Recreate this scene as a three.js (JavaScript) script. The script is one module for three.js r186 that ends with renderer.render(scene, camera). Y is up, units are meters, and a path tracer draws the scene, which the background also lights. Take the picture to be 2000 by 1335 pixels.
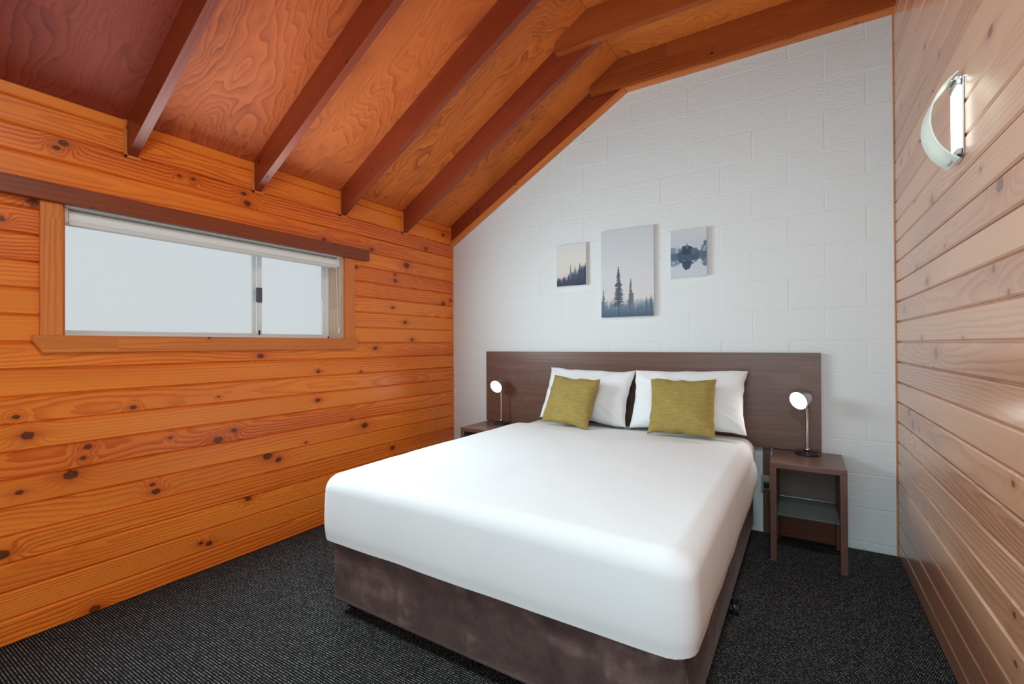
import * as THREE from 'three';
import { RoundedBoxGeometry } from 'three/addons/geometries/RoundedBoxGeometry.js';
import { mergeGeometries, mergeVertices } from 'three/addons/utils/BufferGeometryUtils.js';
import { RectAreaLightUniformsLib } from 'three/addons/lights/RectAreaLightUniformsLib.js';

// ---------------------------------------------------------------- camera, sky, light, exposure
const scene = new THREE.Scene();
const camera = new THREE.PerspectiveCamera(72.63, 2000 / 1335, 0.05, 60);
camera.position.set(0, 1.235, 0);
camera.rotation.set(0.00552, 0.5537, -0.00518, 'YXZ');
const renderer = new THREE.WebGLRenderer({ antialias: true });
renderer.toneMapping = THREE.LinearToneMapping;
renderer.toneMappingExposure = 1.0;
renderer.shadowMap.enabled = true;
renderer.shadowMap.type = THREE.PCFSoftShadowMap;
RectAreaLightUniformsLib.init();
scene.background = new THREE.Color().setRGB(0.67, 0.72, 0.75);      // even overcast daylight

const XL = -2.789, XR = 0.476, ZB = -3.461, ZF = 1.35;             // inner faces of the room
function daylight(name, w, h, pos, look, color, intensity) {
  const l = new THREE.RectAreaLight(new THREE.Color().setRGB(...color), intensity, w, h);
  l.name = name; l.position.set(...pos); l.lookAt(...look); scene.add(l); return l;
}
// daylight entering at the small high window (left) and fill from an unseen door added behind the camera
daylight('window_daylight', 1.47, 0.49, [-2.745, 1.545, -1.457], [0, 1.545, -1.457], [0.67, 0.925, 1.0], 22);
daylight('door_fill', 1.75, 1.95, [-0.53, 1.06, 1.33], [-0.53, 1.06, 0], [0.67, 0.925, 1.0], 2.3);

// ---------------------------------------------------------------- helpers
let seed = 7;
const rnd = () => { seed = (seed * 1664525 + 1013904223) >>> 0; return seed / 4294967296; };
const rr = (a, b) => a + (b - a) * rnd();
const LAT = new Float32Array(65536); for (let i = 0; i < 65536; i++) LAT[i] = rnd() * 2 - 1;
function noise(x, y) {                                             // value noise, -1..1
  const xi = Math.floor(x), yi = Math.floor(y), fx = x - xi, fy = y - yi;
  const u = fx * fx * (3 - 2 * fx), v = fy * fy * (3 - 2 * fy);
  const X0 = xi & 255, X1 = (xi + 1) & 255, Y0 = (yi & 255) << 8, Y1 = ((yi + 1) & 255) << 8;
  const a = LAT[Y0 + X0], b = LAT[Y0 + X1], c = LAT[Y1 + X0], d = LAT[Y1 + X1];
  return a + (b - a) * u + (c - a + (a - b - c + d) * u) * v;
}
const fbm = (x, y) => noise(x, y) * 0.55 + noise(x * 2.1 + 9, y * 2.1 + 4) * 0.29 + noise(x * 4.3 + 3, y * 4.3 + 8) * 0.16;
const clamp = (x, a = 0, b = 1) => Math.min(b, Math.max(a, x));
const ss = (a, b, x) => { const t = clamp((x - a) / (b - a)); return t * t * (3 - 2 * t); };
const mix = (a, b, t) => a + (b - a) * t;

const used = {};
function numbered(name) { const n = used[name] = (used[name] ?? -1) + 1; return n ? name + '_' + String(n).padStart(3, '0') : name; }
function shade(m) { m.castShadow = m.receiveShadow = true; return m; }
function part(name, geo, mat, parent) { const m = shade(new THREE.Mesh(geo, mat)); m.name = name; parent.add(m); return m; }
function thing(name, label, category, pos = [0, 0, 0], turn = 0, group) {
  const o = new THREE.Group(); o.name = numbered(name); scene.add(o);
  o.position.set(...pos); o.rotation.y = turn; o.userData = { label, category };
  if (group) o.userData.group = group;
  return o;
}
function structure(name, label, category) { const o = thing(name, label, category); o.userData.kind = 'structure'; return o; }

const box = (x0, x1, y0, y1, z0, z1, r = 0.002) => {
  const w = x1 - x0, h = y1 - y0, d = z1 - z0;
  const g = r ? new RoundedBoxGeometry(w, h, d, 1, Math.min(r, w / 2.2, h / 2.2, d / 2.2)) : new THREE.BoxGeometry(w, h, d);
  return g.translate((x0 + x1) / 2, (y0 + y1) / 2, (z0 + z1) / 2);
};
// uv in metres, u along the grain
function grain(g, dir, off = [0, 0]) {
  if (g.index) g = g.toNonIndexed();
  const p = g.attributes.position, n = g.attributes.normal, D = new THREE.Vector3(...dir).normalize(), uv = new Float32Array(p.count * 2);
  const P = new THREE.Vector3(), N = new THREE.Vector3(), A = new THREE.Vector3(), B = new THREE.Vector3(), up = Math.abs(D.y) > 0.9 ? new THREE.Vector3(1, 0, 0) : new THREE.Vector3(0, 1, 0);
  for (let f = 0; f < p.count; f += 3) {
    A.fromBufferAttribute(p, f + 1).sub(P.fromBufferAttribute(p, f)); B.fromBufferAttribute(p, f + 2).sub(P);
    N.crossVectors(A, B).normalize();
    const end = Math.abs(N.dot(D)) > 0.9, U = end ? up : D, V = new THREE.Vector3().crossVectors(N, U).normalize();
    const ax = Math.abs(V.x) > Math.abs(V.y) ? (Math.abs(V.x) > Math.abs(V.z) ? 'x' : 'z') : (Math.abs(V.y) > Math.abs(V.z) ? 'y' : 'z');
    if (V[ax] < 0) V.negate();
    for (let k = 0; k < 3; k++) { P.fromBufferAttribute(p, f + k); uv[(f + k) * 2] = P.dot(U) + off[0]; uv[(f + k) * 2 + 1] = P.dot(V) + off[1]; }
  }
  g.setAttribute('uv', new THREE.BufferAttribute(uv, 2)); return g;
}
function prism(points, z0, z1) {                                   // polygon in xy, thick along z
  const s = new THREE.Shape(points.map((q) => new THREE.Vector2(...q)));
  return new THREE.ExtrudeGeometry(s, { depth: z1 - z0, bevelEnabled: false }).translate(0, 0, z0);
}
function tube(pts, r, seg = 24, rad = 10) { return new THREE.TubeGeometry(new THREE.CatmullRomCurve3(pts.map((p) => new THREE.Vector3(...p))), seg, r, rad, false); }

// ---------------------------------------------------------------- textures
function texture(W, H, wm, hm, f, srgb = true, wrap = THREE.RepeatWrapping) {   // f(u metres, v metres, out)
  const d = new Uint8Array(W * H * 4), o = [0, 0, 0];
  for (let j = 0; j < H; j++) for (let i = 0; i < W; i++) {
    f((i + 0.5) / W * wm, (j + 0.5) / H * hm, o);
    const k = (j * W + i) * 4; d[k] = clamp(o[0], 0, 255); d[k + 1] = clamp(o[1], 0, 255); d[k + 2] = clamp(o[2], 0, 255); d[k + 3] = 255;
  }
  const t = new THREE.DataTexture(d, W, H); t.magFilter = THREE.LinearFilter; t.minFilter = THREE.LinearMipmapLinearFilter; t.generateMipmaps = true;
  t.wrapS = t.wrapT = wrap; t.repeat.set(1 / wm, 1 / hm); if (srgb) t.colorSpace = THREE.SRGBColorSpace; t.needsUpdate = true; return t;
}
// a wall of flat-sawn boards: rows of the given pitch, knots [along, up, radius] where the wall has them
function pine(W, H, wm, hm, pitch, v0, knots, pal, s0, u0) {
  const rows = [];
  for (let r = 0; r < Math.ceil(hm / pitch) + 2; r++) rows.push({ yc: rr(-0.05, pitch + 0.05), d: rr(0.0, 0.06), amp: rr(0.03, 0.075), sp: rr(0.011, 0.02), tone: rr(-1, 1), ph: rr(0, 200), k: [], q: rr(0.6, 1.1) });
  const rowOf = (v) => Math.max(0, Math.floor((v - v0) / pitch) + 1);
  for (const [a, b, r] of knots) { const row = rows[rowOf(b)]; row && row.k.push([a - u0, b, r]); }
  return texture(W, H, wm, hm, (u, v, o) => {
    const row = rows[rowOf(v)] ?? rows[0], lv = v - v0 - (rowOf(v) - 1) * pitch;
    const d = row.d + row.amp * (noise(u * row.q + row.ph, s0) + 0.35 * noise(u * 2.6 + row.ph, s0 + 7));
    const dv = lv - row.yc + 0.012 * noise(u * 1.1 + row.ph + 30, s0 + 3);
    let ring = Math.sqrt(dv * dv + d * d) / row.sp + 0.22 * noise(u * 5 + row.ph, v * 40) + 0.1 * noise(u * 20, v * 90);
    let core = 0, halo = 0, rim = 0, kr = 0, streak = 0;
    for (const [a, b, r] of row.k) {
      const du = (u - a), dw = (v - b), q = Math.sqrt(du * du / 1.7 + dw * dw) + 0.12 * r * noise(u * 90 + 5, v * 90);
      if (q > r * 9) continue;
      ring += 3.2 * Math.exp(-(q * q) / (r * r * 3.2)) * (dv > 0 ? 1 : 1);
      core = Math.max(core, 1 - ss(r * 0.36, r * 0.62, q)); rim = Math.max(rim, Math.exp(-((q - r * 0.52) ** 2) / (r * r * 0.018)));
      halo = Math.max(halo, Math.exp(-(q * q) / (r * r * 1.9))); if (q < r) kr = q / r;
      streak = Math.max(streak, Math.exp(-(du * du) / (r * r * 16) - (dw * dw) / (r * r * 0.35)) * (0.6 + 0.5 * noise(u * 30, v * 260)));
    }
    const f = ring - Math.floor(ring), late = ss(0.3, 0.88, f) * (1 - ss(0.93, 1.0, f)) * (0.4 + 0.6 * Math.abs(dv) / (Math.sqrt(dv * dv + d * d) + 1e-4)) * (0.55 + 0.45 * noise(u * 0.9 + row.ph, v * 14 + s0) + 0.25 * row.tone);
    const fib = noise(u * 9 + row.ph, v * 620) * 0.5 + noise(u * 3, v * 260 + row.ph) * 0.5;
    const broad = noise(u * 1.3 + row.ph, v * 7 + s0);
    const L = clamp(late * pal.contrast + 0.07 * fib + 0.24 * broad * (pal.patch ?? 1) + 0.15 * row.tone + 0.08);
    for (let c = 0; c < 3; c++) {
      let x = mix(pal.light[c], pal.dark[c], L);
      x = mix(x, pal.halo[c], clamp(0.55 * halo + 0.5 * streak)); x = mix(x, pal.rim[c], 0.8 * rim);
      if (core > 0) x = mix(x, mix(pal.core[c], pal.core2[c], 0.5 + 0.5 * Math.sin(kr * 26)), core);
      o[c] = x * (1 + 0.02 * fib + 0.015 * row.tone);
    }
  }, true, THREE.ClampToEdgeWrapping);
}
const PINE = { light: [252, 140, 46], dark: [200, 78, 15], halo: [190, 78, 18], rim: [70, 26, 8], core: [84, 34, 12], core2: [136, 62, 24], contrast: 0.85 };
const DAYLIT = { light: [220, 164, 127], dark: [166, 104, 70], halo: [180, 112, 72], rim: [96, 50, 26], core: [98, 64, 50], core2: [150, 90, 56], contrast: 0.58, patch: 1.3 };  // same pine as the left wall, window daylight put into the colours
const PITCH = 0.1147, V0L = 0.1085, V0R = 0.0915;
const knotsLeft = [[-0.711,2.145,0.0206],[-0.688,2.116,0.0159],[-1.167,2.138,0.0109],[-1.235,2.14,0.0139],[-1.506,2.136,0.0182],[-1.524,2.083,0.0244],[-0.613,1.854,0.0242],[-0.52,1.763,0.0148],[-2.049,1.969,0.0177],[-2.469,1.97,0.0236],[-2.323,1.812,0.0152],[-2.501,1.211,0.0198],[-1.602,1.173,0.0218],[-2.708,1.807,0.0166],[-2.713,1.758,0.0208],[-2.841,1.901,0.0343],[-3.312,1.614,0.0283],[-2.684,1.539,0.0165],[-2.821,1.425,0.0213],[-3.316,2.248,0.019],[-3.08,2.084,0.0226],[-2.002,1.059,0.0174],[-2.363,1.04,0.0115],[-0.968,0.936,0.0151],[-1.361,0.95,0.0087],[-0.563,0.943,0.0128],[-0.598,0.86,0.026],[-1.997,0.864,0.0209],[-0.795,0.775,0.0188],[-0.779,0.727,0.014],[-1.125,0.76,0.0106],[-1.358,0.706,0.0288],[-1.445,0.747,0.0207],[-2.394,0.634,0.0308],[-2.277,0.693,0.015],[-0.735,0.66,0.0299],[-0.574,0.626,0.015],[-1.645,0.557,0.0315],[-1.715,0.521,0.0225],[-1.061,0.498,0.0208],[-1.046,0.536,0.0129],[-2.678,0.41,0.0247],[-1.526,0.33,0.0212],[-1.312,0.144,0.0198],[-1.268,0.16,0.0139],[-0.526,0.383,0.0252],[-0.819,0.02,0.0237],[-1.907,0.592,0.0102],[-2.904,1.281,0.0173],[-3.416,1.65,0.0193]];
const knotsRight = [[-2.68,2.53,0.0132],[-2.441,2.371,0.0139],[-2.792,2.322,0.0092],[-3.25,2.522,0.0109],[-2.561,2.275,0.0063],[-2.911,1.914,0.0097],[-2.58,1.832,0.017],[-1.807,1.672,0.0226],[-2.387,1.604,0.0098],[-2.677,1.499,0.0178],[-1.866,1.445,0.0132],[-1.753,1.368,0.0095],[-3.206,1.408,0.0163],[-2.169,1.249,0.007],[-2.538,1.189,0.0252],[-3.11,0.875,0.0239],[-3.011,0.824,0.023],[-2.871,0.826,0.0121],[-1.736,0.861,0.0095],[-1.739,0.517,0.0095],[-1.735,0.391,0.0082],[-3.205,2.269,0.0108],[-2.81,2.157,0.0116],[-3.045,2.186,0.0102],[-1.87,2.135,0.0175],[-3.252,2.216,0.0137],[-1.967,1.765,0.0078],[-2.891,1.596,0.0097],[-2.798,1.255,0.0117]];
const ZT = -3.5;                                                   // u = 0 of the wall textures
const texLeft = pine(2048, 1280, 3.4, 2.4, PITCH, V0L, knotsLeft, PINE, 11, ZT);
const texRight = pine(1536, 2048, 2.2, 3.45, PITCH, V0R, knotsRight.map(([a, b, r]) => [a, b, r * 1.35]), DAYLIT, 53, ZT);
for (const t of [texLeft, texRight]) { t.wrapS = THREE.MirroredRepeatWrapping; t.offset.set(-ZT * t.repeat.x, 0); }
const texTimber = pine(1024, 256, 2.0, 0.5, 0.125, 0, [[0.3, 0.06, 0.009], [1.1, 0.19, 0.01], [1.6, 0.3, 0.008], [0.75, 0.42, 0.01]], { light: [238, 236, 232], dark: [176, 164, 156], halo: [186, 172, 164], rim: [55, 45, 40], core: [60, 50, 45], core2: [100, 90, 85], contrast: 0.6 }, 91, 0);
texTimber.wrapS = texTimber.wrapT = THREE.RepeatWrapping;
// rotary-cut plywood: long wavy contour bands, grain up the slope
function plyAt(u, v, s) {
  const jag = 0.010 * noise(u * 13 + s, v * 30) + 0.005 * noise(u * 30, v * 75 + s);
  const wx = u + 0.09 * noise(u * 2.2 + s, v * 5), wy = v + 0.03 * noise(u * 1.7 + s, v * 7 + 3) + jag;
  const h = 0.62 * noise(wx * 0.8 + s, wy * 3.4 + s * 0.7) + 0.26 * noise(wx * 1.9 + s, wy * 8.5 + 2) + 0.07 * noise(wx * 7, wy * 26 + s) + wy * 2.6;
  const n = h * 12, f = n - Math.floor(n), w = 0.5 + 0.5 * noise(Math.floor(n) * 7.7 + s, 3.3);
  return [(0.45 * ss(0.1, 0.7, f) + 0.55 * ss(0.72, 0.92, f)) * (1 - ss(0.94, 1, f)) * (0.3 + 0.7 * w), h];
}
const texPly = texture(1024, 1536, 2.0, 3.0, (u, v, o) => {
  const s = Math.floor(v / 0.6) * 17.3, [late, h] = plyAt(u, v, s);
  const fib = noise(u * 14, v * 520) * 0.6 + noise(u * 60, v * 300) * 0.4, broad = fbm(u * 1.6 + s, v * 3.1), blot = ss(0.1, 0.6, fbm(u * 4 + 7 + s, v * 6));
  const L = clamp(0.62 * late * (0.72 + 0.4 * broad) + 0.06 * fib + 0.12 * broad + 0.12 * blot + 0.14);
  const a = [244, 240, 236], b = [138, 112, 108];
  for (let c = 0; c < 3; c++) o[c] = mix(a[c], b[c], L) * (1 + 0.03 * fib);
});
// dark laminate with fine straight grain
const texLam = texture(1024, 512, 2.6, 0.65, (u, v, o) => {
  const w = v + 0.012 * noise(u * 1.6, v * 5) + 0.003 * noise(u * 6, v * 22), f1 = noise(u * 1.2, w * 190), f2 = noise(u * 4, w * 420), cath = Math.abs(((noise(u * 0.8 + 3, w * 7) * 7) % 1));
  const L = 0.5 + 0.13 * f1 + 0.09 * f2 + 0.14 * (cath - 0.5) + 0.12 * noise(u * 2, w * 30);
  o[0] = mix(88, 136, L); o[1] = mix(60, 98, L); o[2] = mix(51, 84, L);
});
// flat-weave carpet: dark ground with pale loops in rows
const CP = 0.0098, CQ = 0.0074;
const texCarpet = texture(1024, 1024, CQ * 64, CP * 48, (u, v, o) => {
  const j = Math.floor(v / CP), i = Math.floor(u / CQ + (j % 2) * 0.5), fu = u / CQ + (j % 2) * 0.5 - i - 0.5, fv = v / CP - j - 0.5;
  const t = LAT[(i * 131 + j * 1777) & 65535], loop = (1 - ss(0.24, 0.4, Math.abs(fu))) * (1 - ss(0.1, 0.27, Math.abs(fv))), n = LAT[((u * 99991) ^ (v * 77773)) & 65535];
  const a = 19 + 8 * n + 5 * noise(u * 300, v * 300), L = loop * (0.66 + 0.34 * t);
  o[0] = mix(a, 182, L); o[1] = mix(a, 180, L); o[2] = mix(a + 2, 175, L);
});
const bumpCarpet = texture(512, 512, CQ * 32, CP * 24, (u, v, o) => {
  const j = Math.floor(v / CP), i = Math.floor(u / CQ + (j % 2) * 0.5), fu = u / CQ + (j % 2) * 0.5 - i - 0.5, fv = v / CP - j - 0.5;
  o[0] = o[1] = o[2] = 40 + 190 * Math.sqrt(Math.max(0, 1 - 3.2 * fu * fu)) * Math.sqrt(Math.max(0, 1 - 3.4 * fv * fv));
}, false);
const bumpPaint = texture(1024, 1024, 1.2, 1.2, (u, v, o) => {     // brushed paint over rough block
  const k = ss(-0.25, 0.5, fbm(u * 5 + 2, v * 5)), a = fbm(u * 18, v * 24), b = noise(u * 110, v * 110), s = noise(u * 30, v * 110);
  o[0] = o[1] = o[2] = 128 + 34 * a + k * (24 * b + 34 * s) + 8 * b;
}, false);
const texVelour = texture(1024, 512, 2.2, 0.55, (u, v, o) => {     // brushed pile lying this way and that
  const a = fbm(u * 5 + 0.4 * noise(u * 12, v * 9), v * 8), b = fbm(u * 14 + 5, v * 20), c = noise(u * 160, v * 90), m = ss(0.12, 0.62, a + 0.5 * b);
  const L = clamp(0.34 + 0.3 * a + 0.2 * b + 0.34 * m * (0.5 + 0.5 * noise(u * 40, v * 16)) + 0.05 * c);
  o[0] = mix(60, 136, L); o[1] = mix(42, 112, L); o[2] = mix(40, 107, L);
});
const texLinen = texture(512, 512, 0.4, 0.4, (u, v, o) => {
  const a = noise(u * 26, v * 640), b = noise(u * 640, v * 30), c = fbm(u * 6, v * 9), wv = Math.sin(u * 2600) * Math.sin(v * 2600);
  const L = 0.5 + 0.26 * a + 0.14 * b + 0.12 * c + 0.1 * wv;
  o[0] = mix(134, 184, L); o[1] = mix(112, 160, L); o[2] = mix(54, 92, L);
});
const bumpCloth = texture(512, 512, 0.5, 0.5, (u, v, o) => { o[0] = o[1] = o[2] = 128 + 50 * fbm(u * 9, v * 9) + 12 * noise(u * 300, v * 300); }, false);

// ---------------------------------------------------------------- materials
const P = (o) => new THREE.MeshPhysicalMaterial(o);
const M = {
  pineLeft: P({ name: 'orange_pine', map: texLeft, roughness: 0.38 }),
  pineRight: P({ name: 'daylit_pine', map: texRight, roughness: 0.4, clearcoat: 0.8, clearcoatRoughness: 0.2 }),
  pineTrim: P({ name: 'pine_trim', map: texTimber, color: new THREE.Color(0.95, 0.27, 0.05), roughness: 0.42 }),
  paleTrim: P({ name: 'pale_pine_bead', map: texTimber, color: new THREE.Color(0.85, 0.4, 0.2), roughness: 0.5 }),
  rafter: P({ name: 'stained_rafter', map: texTimber, color: new THREE.Color(0.34, 0.05, 0.014), roughness: 0.42 }),
  joist: P({ name: 'stained_joist', map: texTimber, color: new THREE.Color(0.46, 0.1, 0.019), roughness: 0.6, specularIntensity: 0.4 }),
  lintel: P({ name: 'dark_stained_beam', map: texTimber, color: new THREE.Color(0.34, 0.07, 0.022), roughness: 0.42 }),
  paint: P({ name: 'white_block_paint', color: new THREE.Color(0.79, 0.805, 0.81), roughness: 0.6, bumpMap: bumpPaint, bumpScale: 0.004 }),
  plaster: P({ name: 'plain_wall_paint', color: new THREE.Color(0.74, 0.74, 0.72), roughness: 0.8 }),
  carpet: P({ name: 'charcoal_carpet', map: texCarpet, roughness: 0.95, bumpMap: bumpCarpet, bumpScale: 0.003, specularIntensity: 0.3 }),
  laminate: P({ name: 'dark_laminate', map: texLam, roughness: 0.33 }),
  redBoard: P({ name: 'red_brown_board', map: texTimber, color: new THREE.Color(0.24, 0.065, 0.028), roughness: 0.5 }),
  sheet: P({ name: 'white_cotton', color: new THREE.Color(0.86, 0.87, 0.885), roughness: 0.9, bumpMap: bumpCloth, bumpScale: 0.002}),
  linen: P({ name: 'mustard_linen', map: texLinen, roughness: 0.95, bumpMap: bumpCloth, bumpScale: 0.003 }),
  velour: P({ name: 'brown_velour', map: texVelour, roughness: 0.9, sheen: 0.6, sheenColor: new THREE.Color(0.5, 0.42, 0.4), sheenRoughness: 0.5 }),
  black: P({ name: 'black_plastic', color: new THREE.Color(0.012, 0.013, 0.015), roughness: 0.35 }),
  chrome: P({ name: 'chrome', color: new THREE.Color(0.7, 0.7, 0.7), metalness: 1, roughness: 0.16 }),
  brushed: P({ name: 'brushed_steel', color: new THREE.Color(0.5, 0.52, 0.52), metalness: 1, roughness: 0.32 }),
  alu: P({ name: 'pale_aluminium', color: new THREE.Color(0.84, 0.84, 0.83), metalness: 0, roughness: 0.45 }),
  grey: P({ name: 'grey_latch', color: new THREE.Color(0.1, 0.1, 0.12), roughness: 0.4 }),
  blind: P({ name: 'white_blind', color: new THREE.Color(0.93, 0.91, 0.89), roughness: 0.7 }),
  plastic: P({ name: 'white_plastic', color: new THREE.Color(0.8, 0.79, 0.77), roughness: 0.35 }),
  socket: P({ name: 'beige_socket', color: new THREE.Color(0.4, 0.3, 0.24), roughness: 0.4 }),
  pane: P({ name: 'obscure_glass', color: new THREE.Color(0.97, 0.98, 0.98), transmission: 1, roughness: 0.3, thickness: 0 }),
  clearPane: P({ name: 'window_glass', color: new THREE.Color(1, 1, 1), transmission: 1, roughness: 0.02, thickness: 0 }),
  shelfGlass: P({ name: 'green_glass', color: new THREE.Color(0.8, 0.93, 0.92), transmission: 0.9, roughness: 0.06, thickness: 0.008, ior: 1.5, attenuationColor: new THREE.Color(0.45, 0.72, 0.7), attenuationDistance: 0.05 }),
  shade: P({ name: 'frosted_shade_glass', color: new THREE.Color(0.86, 0.93, 0.88), transmission: 0.4, roughness: 0.6, thickness: 0, clearcoat: 0.6, clearcoatRoughness: 0.1 }),
  bulb: P({ name: 'lit_bulb', color: new THREE.Color(1, 1, 1), emissive: new THREE.Color(1, 0.98, 0.94), emissiveIntensity: 3.2, roughness: 0.4 }),
  opal: P({ name: 'lit_opal', color: new THREE.Color(1, 1, 1), emissive: new THREE.Color(0.95, 0.98, 1), emissiveIntensity: 3, roughness: 0.5 }),
  tubeLamp: P({ name: 'lit_diffuser', color: new THREE.Color(1, 1, 1), emissive: new THREE.Color(1, 0.96, 0.92), emissiveIntensity: 1.3, roughness: 0.5 }),
};

// ---------------------------------------------------------------- floor
const floor = structure('floor', 'charcoal flat-weave carpet with rows of pale loops', 'floor');
part('carpet', grain(box(XL - 0.25, XR + 0.15, -0.05, 0, ZB - 0.2, ZF + 0.15, 0), [1, 0, 0]), M.carpet, floor);

// ---------------------------------------------------------------- left wall: horizontal pine boards round the window
const WY0 = 1.285, WY1 = 1.876, WZ0 = -2.21, WZ1 = -0.705;         // window opening
function boardGeo(side, z0, z1, y0, y1) {                          // v-jointed board, proud face at x = 0 towards +side
  const c = 0.0058, g = 0.0026, T = 0.02, D = 0.0065;
  const prof = [[-T, y0 + g], [-D, y0 + g], [0, y0 + g + c], [0, y1 - g - c], [-D, y1 - g], [-0.013, y1 - g], [-0.013, y1 + 0.004], [-0.017, y1 + 0.004], [-0.017, y1 - g], [-T, y1 - g]].map(([x, y]) => [x * side, y]);
  const geo = prism(side > 0 ? prof : prof.reverse(), z0 + 0.0004, z1 - 0.0004);
  const p = geo.attributes.position, uv = new Float32Array(p.count * 2);
  for (let i = 0; i < p.count; i++) { uv[i * 2] = p.getZ(i); uv[i * 2 + 1] = p.getY(i); }
  geo.setAttribute('uv', new THREE.BufferAttribute(uv, 2));
  return geo;
}
const wallL = structure('wall_left', 'orange varnished knotty pine board wall with the window', 'wall');
{
  const B = XL - 0.02, T = XL - 0.22;
  // core behind the boards, open at the window
  part('wall_core', mergeGeometries([box(T, B, 0, WY0, ZB - 0.1, ZF, 0), box(T, B, WY1, 2.36, ZB - 0.1, ZF, 0), box(T, B, WY0, WY1, ZB - 0.1, WZ0, 0), box(T, B, WY0, WY1, WZ1, ZF, 0)]), M.plaster, wallL);
  for (let k = 0; ; k++) {
    const y0 = k ? V0L + (k - 1) * PITCH : 0, y1 = Math.min(V0L + k * PITCH, 2.345);
    if (y0 > 2.33) break;
    const cut = y1 > WY0 + 0.01 && y0 < WY1 - 0.01;
    for (const [a, b] of cut ? [[ZB, WZ0], [WZ1, ZF]] : [[ZB, ZF]]) { const m = part('board', boardGeo(1, a, b, y0, y1), M.pineLeft, wallL); m.position.x = XL; }
  }
}
// ---------------------------------------------------------------- right wall
const wallR = structure('wall_right', 'varnished pine board wall beside the bed, daylight put into its pale colour', 'wall');
part('wall_core', box(XR + 0.02, XR + 0.14, 0, 3.4, ZB - 0.1, ZF, 0), M.plaster, wallR);
{
  const butts = { 13: [-2.39], 12: [-2.83], 11: [-3.1], 7: [-1.9], 4: [-2.95], 16: [-2.5], 19: [-2.2], 2: [-1.98], 9: [-2.2] };
  for (let k = 0; ; k++) {
    const y0 = k ? V0R + (k - 1) * PITCH : 0, y1 = Math.min(V0R + k * PITCH, 3.36);
    if (y0 > 3.34) break;
    const cuts = [ZB, ...(butts[k] ?? []), ZF];
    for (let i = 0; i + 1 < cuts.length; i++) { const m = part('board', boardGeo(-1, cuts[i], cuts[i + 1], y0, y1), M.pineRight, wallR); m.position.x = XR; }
  }
}
const trimCorner = structure('trim_1', 'thin orange pine bead up the corner by the pale boards', 'trim');
part('bead', grain(box(XR - 0.006, XR, 0, 3.16, ZB, ZB + 0.012, 0.002), [0, 1, 0], [0, 0]), M.paleTrim, trimCorner);

// ---------------------------------------------------------------- back wall of painted blocks under the roof line
const KX = -1.135, KY = 3.36, EY = 2.35, SL = (KY - EY) / (KX - XL); // ceiling: slope from the eaves to the kink, then flat
const roofY = (x) => x < KX ? EY + (x - XL) * SL : KY;
function clipPoly(poly, fn) {                                      // keep fn >= 0
  const out = [];
  for (let i = 0; i < poly.length; i++) {
    const a = poly[i], b = poly[(i + 1) % poly.length], fa = fn(a), fb = fn(b);
    if (fa >= 0) out.push(a);
    if ((fa >= 0) !== (fb >= 0)) { const t = fa / (fa - fb); out.push([mix(a[0], b[0], t), mix(a[1], b[1], t)]); }
  }
  return out;
}
const wallB = structure('wall_back', 'white painted concrete block gable wall behind the bed', 'wall');
{
  const outline = [[XL - 0.02, 0], [XR + 0.02, 0], [XR + 0.02, KY], [KX, KY], [XL - 0.02, EY]];
  const core = prism(outline, ZB - 0.14, ZB - 0.0012);
  part('mortar', grain(core, [1, 0, 0]), M.paint, wallB);
  for (let k = -1; k < 17; k++) {
    const y0 = Math.max(0.002, 0.05 + 0.2 * k), y1 = 0.25 + 0.2 * k;
    const x0 = (k % 2 ? 0.345 : 0.14) - 0.4 * 9;
    for (let i = 0; i < 12; i++) {
      const a = x0 + 0.4 * i, g = 0.0016; let poly = [[a + g, y0 + g], [a + 0.4 - g, y0 + g], [a + 0.4 - g, y1 - g], [a + g, y1 - g]];
      poly = clipPoly(poly, (q) => q[0] - XL + 0.012); poly = clipPoly(poly, (q) => XR + 0.012 - q[0]);
      poly = clipPoly(poly, (q) => KY - 0.004 - q[1]); poly = clipPoly(poly, (q) => EY + (q[0] - XL) * SL - 0.006 - q[1]);
      if (poly.length < 3) continue;
      let area = 0; for (let q = 0; q < poly.length; q++) { const [p1, p2] = [poly[q], poly[(q + 1) % poly.length]]; area += (p1[0] * p2[1] - p2[0] * p1[1]) / 2; }
      if (area < 0.002) continue;
      const s = new THREE.Shape(poly.map((q) => new THREE.Vector2(...q)));
      let geo = new THREE.ExtrudeGeometry(s, { depth: 0.01, bevelEnabled: true, bevelThickness: 0.0018, bevelSize: 0.007, bevelOffset: -0.0062, bevelSegments: 2 });
      const proud = rr(-0.0006, 0.0016);
      geo.translate(0, 0, ZB - 0.0118 + proud); geo = grain(geo, [1, 0, 0]);
      part('block', geo, M.paint, wallB);
    }
  }
}
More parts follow.
